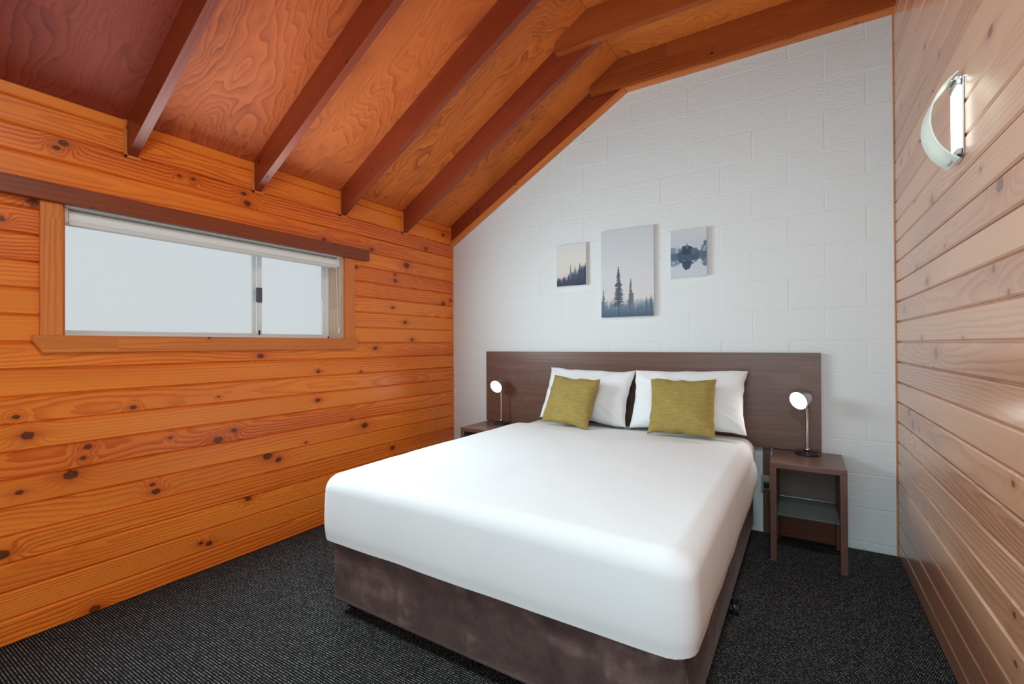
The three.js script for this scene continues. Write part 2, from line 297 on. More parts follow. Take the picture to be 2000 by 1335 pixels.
// ---------------------------------------------------------------- rear wall with a glazed door added as fill (behind the camera)
const wallF = structure('wall_front', 'plain painted wall behind the viewer with an added glazed door', 'wall');
const DX0 = -1.5, DX1 = 0.44, DY1 = 2.08;
part('wall_panel', mergeGeometries([prism([[XL - 0.2, 0], [DX0, 0], [DX0, roofY(DX0)], [XL - 0.2, roofY(XL - 0.2)]], ZF, ZF + 0.12), prism([[DX0, DY1], [DX1, DY1], [DX1, KY], [KX, KY], [DX0, roofY(DX0)]], ZF, ZF + 0.12), prism([[DX1, 0], [XR + 0.12, 0], [XR + 0.12, KY], [DX1, KY]], ZF, ZF + 0.12)]), M.plaster, wallF);
const door = structure('door_1', 'unseen glazed sliding door added behind the viewer for fill light', 'door');
part('frame', mergeGeometries([box(DX0, DX1, 0, 0.05, ZF + 0.03, ZF + 0.09), box(DX0, DX1, DY1 - 0.05, DY1, ZF + 0.03, ZF + 0.09), box(DX0, DX0 + 0.05, 0.05, DY1 - 0.05, ZF + 0.03, ZF + 0.09), box(DX1 - 0.05, DX1, 0.05, DY1 - 0.05, ZF + 0.03, ZF + 0.09), box(-0.56, -0.5, 0.05, DY1 - 0.05, ZF + 0.03, ZF + 0.09)]), M.alu, door);
for (const [a, b] of [[DX0 + 0.05, -0.56], [-0.5, DX1 - 0.05]]) part('pane', box(a, b, 0.05, DY1 - 0.05, ZF + 0.058, ZF + 0.062, 0), M.clearPane, door);

// ---------------------------------------------------------------- ceiling: plywood sheets between rafters, joists over the flat part
const ceiling = structure('ceiling', 'orange-brown plywood ceiling with exposed rafters and joists', 'ceiling');
const RZ = [0.922, 0.302, -0.322, -0.942, -1.564, -2.185, -2.802, -3.42], RW = 0.042;   // near faces of the rafters
const slopeDir = [KX - XL, KY - EY, 0];
{
  const up = 0.05, th = 0.012;
  part('roof_deck', mergeGeometries([prism([[XL - 0.24, roofY(XL - 0.24) + th], [KX, KY + th], [XR + 0.16, KY + th], [XR + 0.16, KY + th + up], [KX, KY + th + up], [XL - 0.24, roofY(XL - 0.24) + th + up]], ZB - 0.14, ZF + 0.14)]), M.plaster, ceiling);
  // sheets: each bay its own; dimmer, cooler light of some bays mixed into its tint
  const bayTint = [[0.6, 0.15, 0.05], [0.6, 0.15, 0.05], [0.52, 0.13, 0.055], [0.42, 0.066, 0.03], [0.84, 0.185, 0.046], [0.92, 0.22, 0.05], [1, 0.27, 0.05], [1, 0.29, 0.05], [1, 0.29, 0.05]];
  const edges = [ZF, ...RZ.map((z) => z - RW / 2)];
  for (let i = 0; i + 1 < edges.length; i++) {
    const z1 = edges[i] - 0.0008, z0 = i + 2 === edges.length ? ZB : edges[i + 1] + 0.0008, c = bayTint[i];
    const mat = P({ name: 'tinted_plywood', map: texPly.clone(), color: new THREE.Color(...c), roughness: 0.62, specularIntensity: 0.7 });
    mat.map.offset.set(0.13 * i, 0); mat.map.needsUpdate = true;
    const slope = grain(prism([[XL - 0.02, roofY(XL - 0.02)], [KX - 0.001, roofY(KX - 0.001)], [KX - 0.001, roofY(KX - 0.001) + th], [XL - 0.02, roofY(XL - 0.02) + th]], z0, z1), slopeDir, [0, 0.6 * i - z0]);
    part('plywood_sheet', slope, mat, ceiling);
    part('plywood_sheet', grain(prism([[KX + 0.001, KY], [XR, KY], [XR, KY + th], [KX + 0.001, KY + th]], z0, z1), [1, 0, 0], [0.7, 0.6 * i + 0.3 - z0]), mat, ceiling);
  }
  const botY = (x) => 2.172 + (x - XL) * 0.581;                    // underside of the rafters
  RZ.forEach((z, i) => {
    const xe = -0.95, wall = i === RZ.length - 1, z0 = wall ? ZB : z - RW;
    // rafter runs up to the kink; the joist laps it on its near side
    const xb = XL + (3.16 - 2.172) / 0.581;
    const g = prism([[XL, botY(XL)], [xb, 3.16], [KX + 0.06, 3.16], [KX + 0.06, KY], [KX, KY], [XL, EY]], z0, z);
    part('rafter', grain(g, slopeDir, [rr(0, 2), rr(0, 0.5)]), M.rafter, ceiling);
    const j = prism([[-1.36, 3.152], [XR, 3.152], [XR, KY], [KX, KY], [-1.36, roofY(-1.36)]], z + (wall ? 0.025 : 0.0008), z + (wall ? 0.06 : 0.05));
    part('ceiling_joist', grain(j, [1, 0, 0], [rr(0, 2), rr(0, 0.5)]), M.joist, ceiling);
    if (i > 1) {                                                   // scribing beads where the rafter meets the boards
      const y0 = botY(XL) - 0.016;
      if (!wall) part('bead', grain(box(XL, XL + 0.01, y0, y0 + 0.015, z - RW - 0.012, z + 0.014, 0.002), [0, 0, 1]), M.pineTrim, ceiling);
      part('bead', grain(box(XL, XL + 0.01, y0 + (wall ? 0.03 : 0), EY - 0.01, z + 0.0005, z + 0.014, 0.002), [0, 1, 0]), M.pineTrim, ceiling);
    }
  });
  // pale edge strips against the block wall
  part('edge_strip', grain(prism([[XL, botY(XL) - 0.014], [-1.1, botY(-1.1) - 0.014], [-1.1, botY(-1.1) + 0.02], [XL, botY(XL) + 0.02]], ZB + 0.002, ZB + 0.055), slopeDir), M.pineTrim, ceiling);
  part('edge_strip', grain(prism([[-1.095, 3.142], [XR, 3.142], [XR, 3.165], [-1.095, 3.165]], ZB + 0.002, ZB + 0.064), [1, 0, 0]), M.pineTrim, ceiling);
}

// ---------------------------------------------------------------- window with sill, architraves, dark beam over it
const win = structure('window_1', 'long low sliding window with obscure glass under a dark timber beam', 'window');
{
  const GX = -2.96, z0 = WZ0, z1 = WZ1;
  part('lintel_beam', grain(box(XL, XL + 0.042, 1.868, 1.946, -2.414, ZF - 0.2, 0.004), [0, 0, 1], [0.4, 0.12]), M.lintel, win);
  part('architrave', grain(box(XL, XL + 0.018, WY0 - 0.002, 1.868, z1, z1 + 0.073, 0.003), [0, 1, 0], [0.2, 0.1]), M.pineTrim, win);
  part('architrave', grain(box(XL, XL + 0.018, WY0 - 0.002, 1.868, z0 - 0.085, z0, 0.003), [0, 1, 0], [1.2, 0.3]), M.pineTrim, win);
  // sill apron with splayed ends
  const s = new THREE.Shape([[-0.608, 1.286], [-0.608, 1.262], [-0.64, 1.209], [-2.29, 1.209], [-2.318, 1.25], [-2.318, 1.286]].map(([z, y]) => new THREE.Vector2(-z, y)));
  const ag = new THREE.ExtrudeGeometry(s, { depth: 0.022, bevelEnabled: true, bevelThickness: 0.002, bevelSize: 0.002, bevelOffset: -0.002, bevelSegments: 1 }).rotateY(Math.PI / 2).translate(XL + 0.002, 0, 0);
  part('sill_apron', grain(ag, [0, 0, 1], [0.9, 0.02]), M.pineTrim, win);
  part('sill', grain(box(GX - 0.02, XL + 0.003, 1.262, 1.2845, z0, z1, 0.001), [0, 0, 1]), M.plastic, win);
  part('reveal', grain(box(GX + 0.02, XL, WY0, WY1, z0 - 0.001, z0 + 0.012, 0.001), [0, 1, 0], [0.5, 0.2]), P({ name: 'pale_reveal', map: texTimber, color: new THREE.Color(0.86, 0.6, 0.44), roughness: 0.5 }), win);
  part('reveal', grain(box(GX + 0.02, XL, WY0, WY1, z1 - 0.012, z1 + 0.001, 0.001), [0, 1, 0], [0.1, 0.3]), M.pineTrim, win);
  part('reveal_head', box(GX + 0.02, XL, WY1 - 0.012, WY1, z0 + 0.012, z1 - 0.012, 0.001), M.plastic, win);
  const f = [];
  const za = z0 + 0.0, zb = z1 - 0.0, st = -1.672;
  f.push(box(GX - 0.03, GX + 0.02, WY0, WY0 + 0.018, za, zb), box(GX - 0.03, GX + 0.02, WY1 - 0.03, WY1, za, zb), box(GX - 0.03, GX + 0.02, WY0, WY1, za, za + 0.024), box(GX - 0.03, GX + 0.02, WY0, WY1, zb - 0.02, zb));
  part('frame', mergeGeometries(f), M.alu, win);
  const sash = (name, a, b, x) => {
    const w = 0.022, top = WY1 - 0.03, bot = WY0 + 0.018;
    const m = part(name, mergeGeometries([box(x - 0.01, x + 0.01, bot, top, a, a + w), box(x - 0.01, x + 0.01, bot, top, b - w, b), box(x - 0.01, x + 0.01, bot, bot + w * 0.5, a + w, b - w), box(x - 0.01, x + 0.01, top - w, top, a + w, b - w)]), M.alu, win);
    part('pane', box(x - 0.002, x + 0.002, bot + w * 0.5, top - w, a + w, b - w, 0), M.pane, m);
    return m;
  };
  sash('sash', za + 0.024, st + 0.022, GX - 0.012);
  const sl = sash('sash', st - 0.026, zb - 0.02, GX + 0.01);
  part('latch', box(GX + 0.02, GX + 0.034, 1.512, 1.606, st - 0.022, st + 0.014, 0.004), M.grey, sl);
  part('stop', box(GX + 0.02, GX + 0.028, WY0 + 0.02, WY0 + 0.05, st - 0.012, st - 0.002, 0.002), M.black, sl);
}
// roller blind drawn up under the beam
{
  const b = thing('roller_blind', 'white roller blind wound up at the top of the window', 'blind', [-2.84, 1.828, 0]);
  const L0 = WZ0 + 0.012, L1 = WZ1 - 0.012, zc = (L0 + L1) / 2, len = L1 - L0 - 0.036;
  part('roll', new THREE.CylinderGeometry(0.03, 0.03, len, 28).rotateX(Math.PI / 2).translate(0, 0, zc), M.blind, b);
  part('hem_bar', box(0.018, 0.03, -0.04, -0.02, zc - len / 2, zc + len / 2, 0.004), M.plastic, b);
  part('backing', box(-0.06, -0.052, -0.03, 0.034, zc - len / 2, zc + len / 2, 0.002), M.blind, b);
  for (const z of [L0 + 0.009, L1 - 0.009]) part('bracket', mergeGeometries([box(-0.03, 0.03, -0.03, 0.036, z - 0.008, z + 0.008, 0.005)]), M.plastic, b);
  const cz = L0 + 0.03, pts = [];
  for (const [dy, dz] of [[0.0, 0], [-0.1, -0.003], [-0.3, 0.0], [-0.47, 0.003], [-0.485, 0.01], [-0.47, 0.017], [-0.3, 0.024], [-0.1, 0.03], [0.0, 0.03]]) pts.push([0.034, dy, cz - 0.024 + dz]);
  part('chain', tube(pts, 0.0022, 60, 6), M.plastic, b);
  part('chain_weight', box(0.028, 0.04, -0.505, -0.465, cz - 0.02, cz - 0.008, 0.003), M.plastic, b);
}

// ---------------------------------------------------------------- headboard
{
  const h = thing('headboard', 'wide dark brown woodgrain headboard fixed to the white wall', 'headboard', [0, 0, 0]);
  part('panel', grain(box(-2.385, 0.11, 0.562, 1.174, ZB + 0.003, -3.418, 0.0015), [1, 0, 0]), M.laminate, h);
  for (const x of [-0.187, -2.0]) part('leg', grain(box(x - 0.022, x + 0.022, 0.002, 0.561, ZB + 0.003, -3.44, 0.002), [0, 1, 0]), M.laminate, h);
}
{
  const o = thing('power_outlet', 'small beige wall socket between bed and dark nightstand', 'outlet', [-0.192, 0.33, -3.44]);
  part('plate', box(-0.026, 0.026, -0.05, 0.05, 0.0005, 0.012, 0.004), M.socket, o);
  part('plug', box(-0.012, 0.018, -0.025, 0.01, 0.012, 0.04, 0.006), M.black, o);
}

// ---------------------------------------------------------------- nightstands
function nightstand(label, x, group) {
  const n = thing('nightstand', label, 'nightstand', [x, 0, -3.23], 0, group);
  const w = 0.36, d = 0.41, h = 0.56, t = 0.032, a = w / 2, z1 = d / 2, z0 = -d / 2;
  part('top', grain(box(-a, a, h - t, h, z0, z1, 0.002), [1, 0, 0], [0.3, 0.1]), M.laminate, n);
  for (const s of [-1, 1]) {
    part('leg', grain(box(s > 0 ? a - t : -a, s > 0 ? a : -a + t, 0.001, h - t, z1 - 0.06, z1, 0.002), [0, 1, 0], [0.5, 0.2]), M.laminate, n);
    part('leg', grain(box(s > 0 ? a - t : -a, s > 0 ? a : -a + t, 0.001, h - t, z0, z0 + 0.06, 0.002), [0, 1, 0], [0.9, 0.3]), M.laminate, n);
    part('side_panel', grain(box(s > 0 ? a - t + 0.004 : -a + 0.004, s > 0 ? a - 0.004 : -a + t - 0.004, 0.22, h - t, z0 + 0.06, z1 - 0.06, 0.001), [0, 1, 0]), M.laminate, n);
  }
  part('back_panel', grain(box(-a + t, a - t, 0.262, h - t, z0 + 0.004, z0 + 0.016, 0.001), [1, 0, 0]), M.laminate, n);
  part('lower_back_panel', grain(box(-a + t, a - t, 0.012, 0.26, z0 + 0.004, z0 + 0.016, 0.001), [1, 0, 0]), M.redBoard, n);
  part('glass_shelf', box(-a + t, a - t, 0.262, 0.27, z0 + 0.018, z1 - 0.01, 0.001), M.shelfGlass, n);
  return n;
}
nightstand('dark woodgrain nightstand with glass shelf, right of the bed by the pale boards', 0.031, 'bedside nightstands');
nightstand('dark woodgrain nightstand mostly hidden behind the left side of the bed', -2.19, 'bedside nightstands');

// ---------------------------------------------------------------- bedside lamps
function lamp(label, x, z, head, aim, lean) {
  const l = thing('table_lamp', label, 'lamp', [x, 0.56, z], 0, 'chrome bedside lamps');
  const lathe = (pts, seg = 36) => new THREE.LatheGeometry(pts.map((p) => new THREE.Vector2(...p)), seg);
  part('base', lathe([[0, 0], [0.062, 0], [0.065, 0.004], [0.063, 0.011], [0.05, 0.016], [0.016, 0.019], [0.012, 0.024], [0, 0.024]]), M.black, l);
  part('collar', lathe([[0, 0.022], [0.014, 0.022], [0.014, 0.034], [0.009, 0.04], [0, 0.04]]), M.chrome, l);
  const H = new THREE.Vector3(...head), A = new THREE.Vector3(...aim).normalize(), back = H.clone().addScaledVector(A, -0.055);
  part('pole', tube([[0, 0.034, 0], [lean * 0.3, 0.12, 0], [lean, 0.23, 0], [mix(lean, back.x, 0.35), mix(0.23, back.y, 0.55), back.z * 0.2], back.toArray()], 0.0075, 40, 10), M.chrome, l);
  // shade: bullet with its mouth towards aim
  const q = new THREE.Quaternion().setFromUnitVectors(new THREE.Vector3(0, 1, 0), A), place = (m) => { m.position.copy(H); m.quaternion.copy(q); m.scale.setScalar(1.22); return m; };
  place(part('shade', lathe([[0, -0.078], [0.012, -0.077], [0.024, -0.07], [0.033, -0.054], [0.041, -0.025], [0.046, 0], [0.0445, 0.0005], [0.039, -0.025], [0.031, -0.053], [0.022, -0.067], [0.001, -0.074]]), M.brushed, l));
  place(part('bulb', lathe([[0, 0.006], [0.02, 0.004], [0.034, -0.002], [0.04, -0.01], [0.036, -0.024], [0.02, -0.04], [0, -0.046]], 28), M.bulb, l));
  const s = new THREE.SpotLight(new THREE.Color(1, 0.96, 0.9), 0.28, 0, 1.1, 0.6, 2);
  s.name = 'lamp_glow'; s.position.copy(H.clone().addScaledVector(A, 0.016)); s.target.position.copy(H.clone().add(A)); s.castShadow = true; s.shadow.radius = 1.8; l.add(s); l.add(s.target); s.target.name = 'lamp_aim';
  return l;
}
lamp('chrome bedside lamp with lit head on the right nightstand', 0.036, -3.343, [-0.045, 0.33, 0.075], [-0.62, -0.3, 0.86], 0.0);
lamp('chrome bedside lamp with lit head on the left nightstand', -2.17, -3.33, [-0.012, 0.32, 0.06], [0.02, -0.34, 0.94], 0.0);

// ---------------------------------------------------------------- bed
const BX = -1.058, BZ = -2.397, BT = -0.012;
const W2 = 0.785, L2 = 1.0;                                        // half width, half length of the base
{
  const bed = thing('bed', 'large bed with brown velour base on black castors', 'bed', [BX, 0, BZ], BT);
  const rb = (x0, x1, z0, z1, y0, y1, r) => grain(new RoundedBoxGeometry(x1 - x0, y1 - y0, z1 - z0, 4, r).translate((x0 + x1) / 2, (y0 + y1) / 2, (z0 + z1) / 2), [1, 0, 0]);
  const geo = rb(-W2, W2, -L2, L2, 0.062, 0.37, 0.016);
  { const p = geo.attributes.position; for (let i = 0; i < p.count; i++) { const y = p.getY(i); if (y < 0.2 && p.getZ(i) > 0) p.setZ(i, p.getZ(i) - 0.0); } }
  // the sides take the pile along z
  const base = part('base', geo, M.velour, bed);
  part('seam', box(-0.072, -0.068, 0.075, 0.36, L2 - 0.001, L2 + 0.0012, 0.0006), M.velour, base);
  part('seam', box(-W2 + 0.012, W2 - 0.012, 0.066, 0.078, L2 - 0.001, L2 + 0.004, 0.003), M.velour, base);
  part('mattress', drape(0.8, 1.005, 0.621, 0.03, 0.4, { s: 8, lift: 0.0, bulge: 0.002 }), M.sheet, bed).userData.label = 'mattress in a white fitted sheet';
  for (const [x, z] of [[-W2 + 0.06, L2 - 0.07], [0, L2 - 0.06], [W2 - 0.06, L2 - 0.07], [-W2 + 0.06, 0], [W2 + 0.012, 0.04], [-W2 + 0.06, -L2 + 0.08], [W2 - 0.03, -L2 + 0.09]]) {
    const c = part('castor', mergeGeometries([new THREE.CylinderGeometry(0.012, 0.016, 0.034, 12).toNonIndexed().translate(x, 0.053, z), new THREE.SphereGeometry(0.026, 16, 10, 0, Math.PI * 2, 0, 1.2).toNonIndexed().translate(x, 0.027, z)]), M.black, bed);
    part('wheel', mergeGeometries([-0.011, 0.011].map((o) => new THREE.CylinderGeometry(0.024, 0.024, 0.013, 18).toNonIndexed().rotateZ(Math.PI / 2).translate(x + o, 0.0245, z))), M.black, c);
  }
}
// sheets: a cloth drawn over the mattress, loop by loop from the middle of the top to the hem
function drape(hw, hl, top, crown, hem, opt) {
  const N = 300, pos = [], idx = [], gone = [false], rc = 0.08, loop = [];
  const per = [[hw, hl]];
  // points round a rounded rectangle, evenly spaced along its length
  const raw = [];
  const corner = (cx, cz, a0) => { for (let i = 0; i <= 12; i++) { const a = a0 + (Math.PI / 2) * i / 12; raw.push([cx + rc * Math.cos(a), cz + rc * Math.sin(a), Math.cos(a), Math.sin(a)]); } };
  corner(hw - rc, hl - rc, 0); corner(-hw + rc, hl - rc, Math.PI / 2); corner(-hw + rc, -hl + rc, Math.PI); corner(hw - rc, -hl + rc, 1.5 * Math.PI);
  const acc = [0]; for (let i = 0; i < raw.length; i++) { const b = raw[(i + 1) % raw.length]; acc.push(acc[i] + Math.hypot(b[0] - raw[i][0], b[1] - raw[i][1])); }
  for (let i = 0, k = 0; i < N; i++) {
    const t = acc[raw.length] * i / N; while (acc[k + 1] < t) k++;
    const f = (t - acc[k]) / (acc[k + 1] - acc[k] || 1), a = raw[k], b = raw[(k + 1) % raw.length];
    const nx = mix(a[2], b[2], f), nz = mix(a[3], b[3], f), nl = Math.hypot(nx, nz) || 1;
    loop.push([mix(a[0], b[0], f), mix(a[1], b[1], f), nx / nl, nz / nl]);
  }
  const R = 0.077, levels = [];
  for (let i = 1; i <= 26; i++) levels.push({ in: 1 - i / 26, y: top, kind: 0 });
  for (let i = 1; i <= 10; i++) levels.push({ a: i / 10 * Math.PI / 2, kind: 1 });
  for (let i = 1; i <= 14; i++) levels.push({ d: i / 14, kind: 2 });
  const crownAt = (x, z) => crown * (1 - (x / hw) ** 2 * 0.75) * (1 - ((z / hl) ** 4) * 0.8) + 0.0035 * fbm(x * 3 + opt.s, z * 3) + 0.0012 * noise(x * 9 + opt.s, z * 9);
  pos.push(0, top + crownAt(0, 0), 0);
  for (const L of levels) for (let i = 0; i < N; i++) {
    const [px, pz, nx, nz] = loop[i], ix = px - nx * R, iz = pz - nz * R;
    let x, y, z;
    const edge = crownAt(ix, iz);
    if (L.kind === 0) { const s = 1 - L.in; x = ix * s; z = iz * s; y = top + crownAt(x, z); }
    else if (L.kind === 1) { x = ix + nx * R * Math.sin(L.a); z = iz + nz * R * Math.sin(L.a); y = top + edge - R * (1 - Math.cos(L.a)); }
    else {
      const cornerness = (Math.min(Math.abs(nx), Math.abs(nz)) * 1.414) ** 2;
      const h = hem + opt.lift * cornerness + 0.0015 * noise(px * 3 + opt.s, pz * 3);
      const t0 = top + edge - R; y = mix(t0, h, L.d);
      const out = opt.bulge * Math.sin(L.d * Math.PI * 0.9) + 0.003 * L.d * noise(px * 6 + opt.s, pz * 6 + 3) * (1 - cornerness) - 0.004 * ss(0.75, 1, L.d);
      let fl = 0; if (opt.flare && nx > 0.5) fl = opt.flare * ss(-0.35, -0.75, pz) * Math.sin(clamp(L.d * 1.15) * Math.PI);
      x = px + nx * (out + fl); z = pz + nz * out;
    }
    gone.push(opt.cut !== undefined && z < opt.cut);
    if (opt.cut !== undefined && z < opt.cut) z = opt.cut + 0.006 * noise(x * 4, 2) * (L.kind === 0 ? 1 : 0);
    pos.push(x, y, z);
  }
  for (let i = 0; i < N; i++) idx.push(0, 1 + (i + 1) % N, 1 + i);
  for (let l = 0; l + 1 < levels.length; l++) for (let i = 0; i < N; i++) { const a = 1 + l * N + i, b = 1 + l * N + (i + 1) % N, c = a + N, d = b + N; if (!(gone[a] && gone[b] && gone[c])) idx.push(a, b, c); if (!(gone[b] && gone[d] && gone[c])) idx.push(b, d, c); }
  const g = new THREE.BufferGeometry(); g.setAttribute('position', new THREE.Float32BufferAttribute(pos, 3)); g.setIndex(idx); g.computeVertexNormals();
  const uv = []; for (let i = 0; i < pos.length; i += 3) uv.push((pos[i] + 0.4 * pos[i + 1]) / 1, (pos[i + 2] + 0.4 * pos[i + 1]) / 1); g.setAttribute('uv', new THREE.Float32BufferAttribute(uv, 2));
  return g;
}
{
  const s = thing('bed_sheet', 'smooth white top sheet drawn tight over the whole bed', 'sheet', [BX - 0.018, 0, BZ], BT);
  part('cloth', drape(0.835, 1.03, 0.628, 0.032, 0.338, { s: 8, lift: 0.004, bulge: 0.005, cut: -0.66, flare: 0.02 }), M.sheet, s);
}

// ---------------------------------------------------------------- pillows and cushions
function pillowGeo(w, h, t, pinch, s, wr) {
  const n = 44, pos = [], idx = [], uv = [];
  for (const side of [1, -1]) for (let j = 0; j <= n; j++) for (let i = 0; i <= n; i++) {
    const u = i / n * 2 - 1, v = j / n * 2 - 1;
    const su = Math.sign(u) * (1 - (1 - Math.abs(u)) ** 1.25), sv = Math.sign(v) * (1 - (1 - Math.abs(v)) ** 1.25);
    const e = Math.max(0, (1 - Math.abs(su) ** 2.6)) * Math.max(0, (1 - Math.abs(sv) ** 2.6));
    let x = su * w / 2 * (1 - pinch * (1 - sv * sv) * su * su), y = sv * h / 2 * (1 - pinch * 1.2 * (1 - su * su) * sv * sv);
    const cr = Math.abs(su * sv);
    const fold = wr * (fbm(su * 2.6 + s, sv * 2.6 + side) * 0.6 + noise((su * Math.sign(sv) - sv * Math.sign(su)) * 7 + s, 4) * cr) * (0.25 + e);
    let z = side * (t / 2 * Math.pow(e, 0.46) + fold * (e > 0 ? Math.min(1, e * 6) : 0));
    x += 0.004 * noise(sv * 5 + s, 1) * su * su; y += 0.006 * noise(su * 4 + s, 6) * sv * sv;
    pos.push(x, y, z); uv.push(x + 0.5, y + 0.5);
  }
  const m = (n + 1) * (n + 1);
  for (let k = 0; k < 2; k++) for (let j = 0; j < n; j++) for (let i = 0; i < n; i++) {
    const a = k * m + j * (n + 1) + i, b = a + 1, c = a + n + 1, d = c + 1;
    k ? idx.push(a, c, b, b, c, d) : idx.push(a, b, c, b, d, c);
  }
  const g = new THREE.BufferGeometry(); g.setAttribute('position', new THREE.Float32BufferAttribute(pos, 3)); g.setAttribute('uv', new THREE.Float32BufferAttribute(uv, 2)); g.setIndex(idx);
  g.computeVertexNormals(); return g;
}
function soft(name, label, category, group, geo, mat, pos, lean, turn, roll) {
  const m = shade(new THREE.Mesh(geo, mat)); m.name = numbered(name); scene.add(m);
  m.position.set(...pos); m.rotation.set(-lean, turn, roll, 'YXZ'); m.userData = { label, category, group }; return m;
}
soft('pillow', 'white pillow leaning on the headboard behind the left mustard cushion', 'pillow', 'white pillows against the headboard', pillowGeo(0.71, 0.415, 0.17, 0.07, 2, 0.018), M.sheet, [-1.36, 0.856, -3.235], 0.42, -0.1, -0.02);
soft('pillow', 'white pillow leaning on the headboard behind the right mustard cushion', 'pillow', 'white pillows against the headboard', pillowGeo(0.72, 0.42, 0.17, 0.06, 15, 0.018), M.sheet, [-0.64, 0.862, -3.225], 0.42, 0.02, 0.015);
soft('cushion', 'square mustard linen cushion in front of the left pillow', 'cushion', 'mustard scatter cushions', pillowGeo(0.4, 0.365, 0.13, 0.07, 5, 0.01), M.linen, [-1.392, 0.83, -3.035], 0.42, -0.18, -0.04);
soft('cushion', 'square mustard linen cushion in front of the right pillow', 'cushion', 'mustard scatter cushions', pillowGeo(0.4, 0.37, 0.13, 0.07, 9, 0.01), M.linen, [-0.63, 0.842, -3.03], 0.42, 0.02, 0.02);

// ---------------------------------------------------------------- unseen round ceiling light, added to brighten the bed from above
{
  const c = thing('added_ceiling_light', 'unseen round opal light added under the joists above the viewer as fill', 'ceiling light', [0.08, 3.155, -0.3]);
  const lathe = (pts) => new THREE.LatheGeometry(pts.map((p) => new THREE.Vector2(...p)), 48);
  part('housing', lathe([[0, 0], [0.24, 0], [0.25, -0.006], [0.25, -0.05], [0.236, -0.054], [0.236, -0.01], [0, -0.01]]), M.plastic, c);
  part('diffuser', lathe([[0, -0.05], [0.1, -0.049], [0.235, -0.046], [0.235, -0.03], [0, -0.03]]), M.opal, c);
  const l = new THREE.RectAreaLight(new THREE.Color(0.7, 0.93, 1), 82, 0.42, 0.42); l.name = 'added_ceiling_glow'; l.position.set(0, -0.06, 0); l.rotation.x = -Math.PI / 2; c.add(l);
}

// ---------------------------------------------------------------- canvas prints
function canvasPrint(label, x0, x1, y0, y1, draw) {
  const w = x1 - x0, h = y1 - y0, W = 512, H = Math.round(W * h / w), c = document.createElement('canvas'); c.width = W; c.height = H;
  draw(c.getContext('2d'), W, H);
  const t = new THREE.CanvasTexture(c); t.colorSpace = THREE.SRGBColorSpace; t.magFilter = THREE.LinearFilter;
  const o = thing('canvas_print', label, 'picture', [(x0 + x1) / 2, (y0 + y1) / 2, ZB + 0.004], 0, 'canvas prints on the block wall');
  part('canvas', new RoundedBoxGeometry(w, h, 0.027, 2, 0.002).translate(0, 0, 0.0135), M.plastic, o);
  part('print', new THREE.PlaneGeometry(w - 0.004, h - 0.004).translate(0, 0, 0.0278), P({ name: 'printed_canvas', map: t, roughness: 0.75 }), o);
}
const rgb = (r, g, b, a = 1) => `rgba(${r | 0},${g | 0},${b | 0},${a})`;
function fir(g, x, base, h, w, col, bare = 0.1, gaps = 0) {        // a conifer of drooping branches round a trunk
  g.strokeStyle = g.fillStyle = col; g.lineWidth = Math.max(1, w * 0.045); g.beginPath(); g.moveTo(x, base); g.lineTo(x, base - h); g.stroke();
  const n = Math.round(h / 6);
  for (let i = 0; i < n; i++) {
    const t = i / n; if (t < bare) continue;
    const ww = w / 2 * Math.pow(1 - t, 0.75) * (0.5 + rnd() * 0.6), y = base - h * t;
    for (const s of [-1, 1]) { if (rnd() < gaps) continue; const L = ww * (0.6 + 0.5 * rnd()), k = 2 + rnd() * 4; g.beginPath(); g.moveTo(x, y - k); g.quadraticCurveTo(x + s * L * 0.6, y - k * 1.5, x + s * L, y + k * 0.8); g.lineTo(x + s * L * 0.55, y + k * 1.1); g.lineTo(x, y + k * 0.6); g.closePath(); g.fill(); }
  }
}
canvasPrint('small leftmost canvas print of dark firs under a pale sky', -1.687, -1.428, 1.704, 2.039, (g, W, H) => {
  let k = g.createLinearGradient(0, 0, 0, H); k.addColorStop(0, rgb(222, 221, 218)); k.addColorStop(0.45, rgb(226, 222, 212)); k.addColorStop(0.75, rgb(224, 212, 206)); g.fillStyle = k; g.fillRect(0, 0, W, H);
  const slope = (x) => H * (0.86 - 0.3 * ss(0, W, x));
  for (let i = 0; i < 40; i++) { const x = rr(0, W); fir(g, x, H, H - slope(x) + rr(-10, 50), rr(50, 90), rgb(128, 142, 156, 0.7), 0.02); }
  for (let i = 0; i < 46; i++) { const x = rr(0, W); fir(g, x, H, H - slope(x) - 10 + rr(-40, 40), rr(80, 140), rgb(70 + rr(-10, 14), 84, 104, 1), 0.0); }
  fir(g, W * 0.48, H, H * 0.54, 60, rgb(96, 108, 124), 0.02); fir(g, W * 0.63, H, H * 0.48, 70, rgb(74, 88, 106), 0.02); fir(g, W * 0.8, H, H * 0.53, 130, rgb(66, 82, 102), 0.02); fir(g, W * 0.98, H, H * 0.52, 110, rgb(58, 68, 90), 0.02);
  fir(g, W * 0.04, H, H * 0.24, 60, rgb(70, 78, 96), 0.02);
  k = g.createLinearGradient(0, H * 0.78, 0, H); k.addColorStop(0, rgb(66, 64, 92, 0)); k.addColorStop(0.75, rgb(66, 60, 88, 0.8)); k.addColorStop(1, rgb(70, 62, 90, 0.95)); g.fillStyle = k; g.fillRect(0, H * 0.78, W, H * 0.22);
});
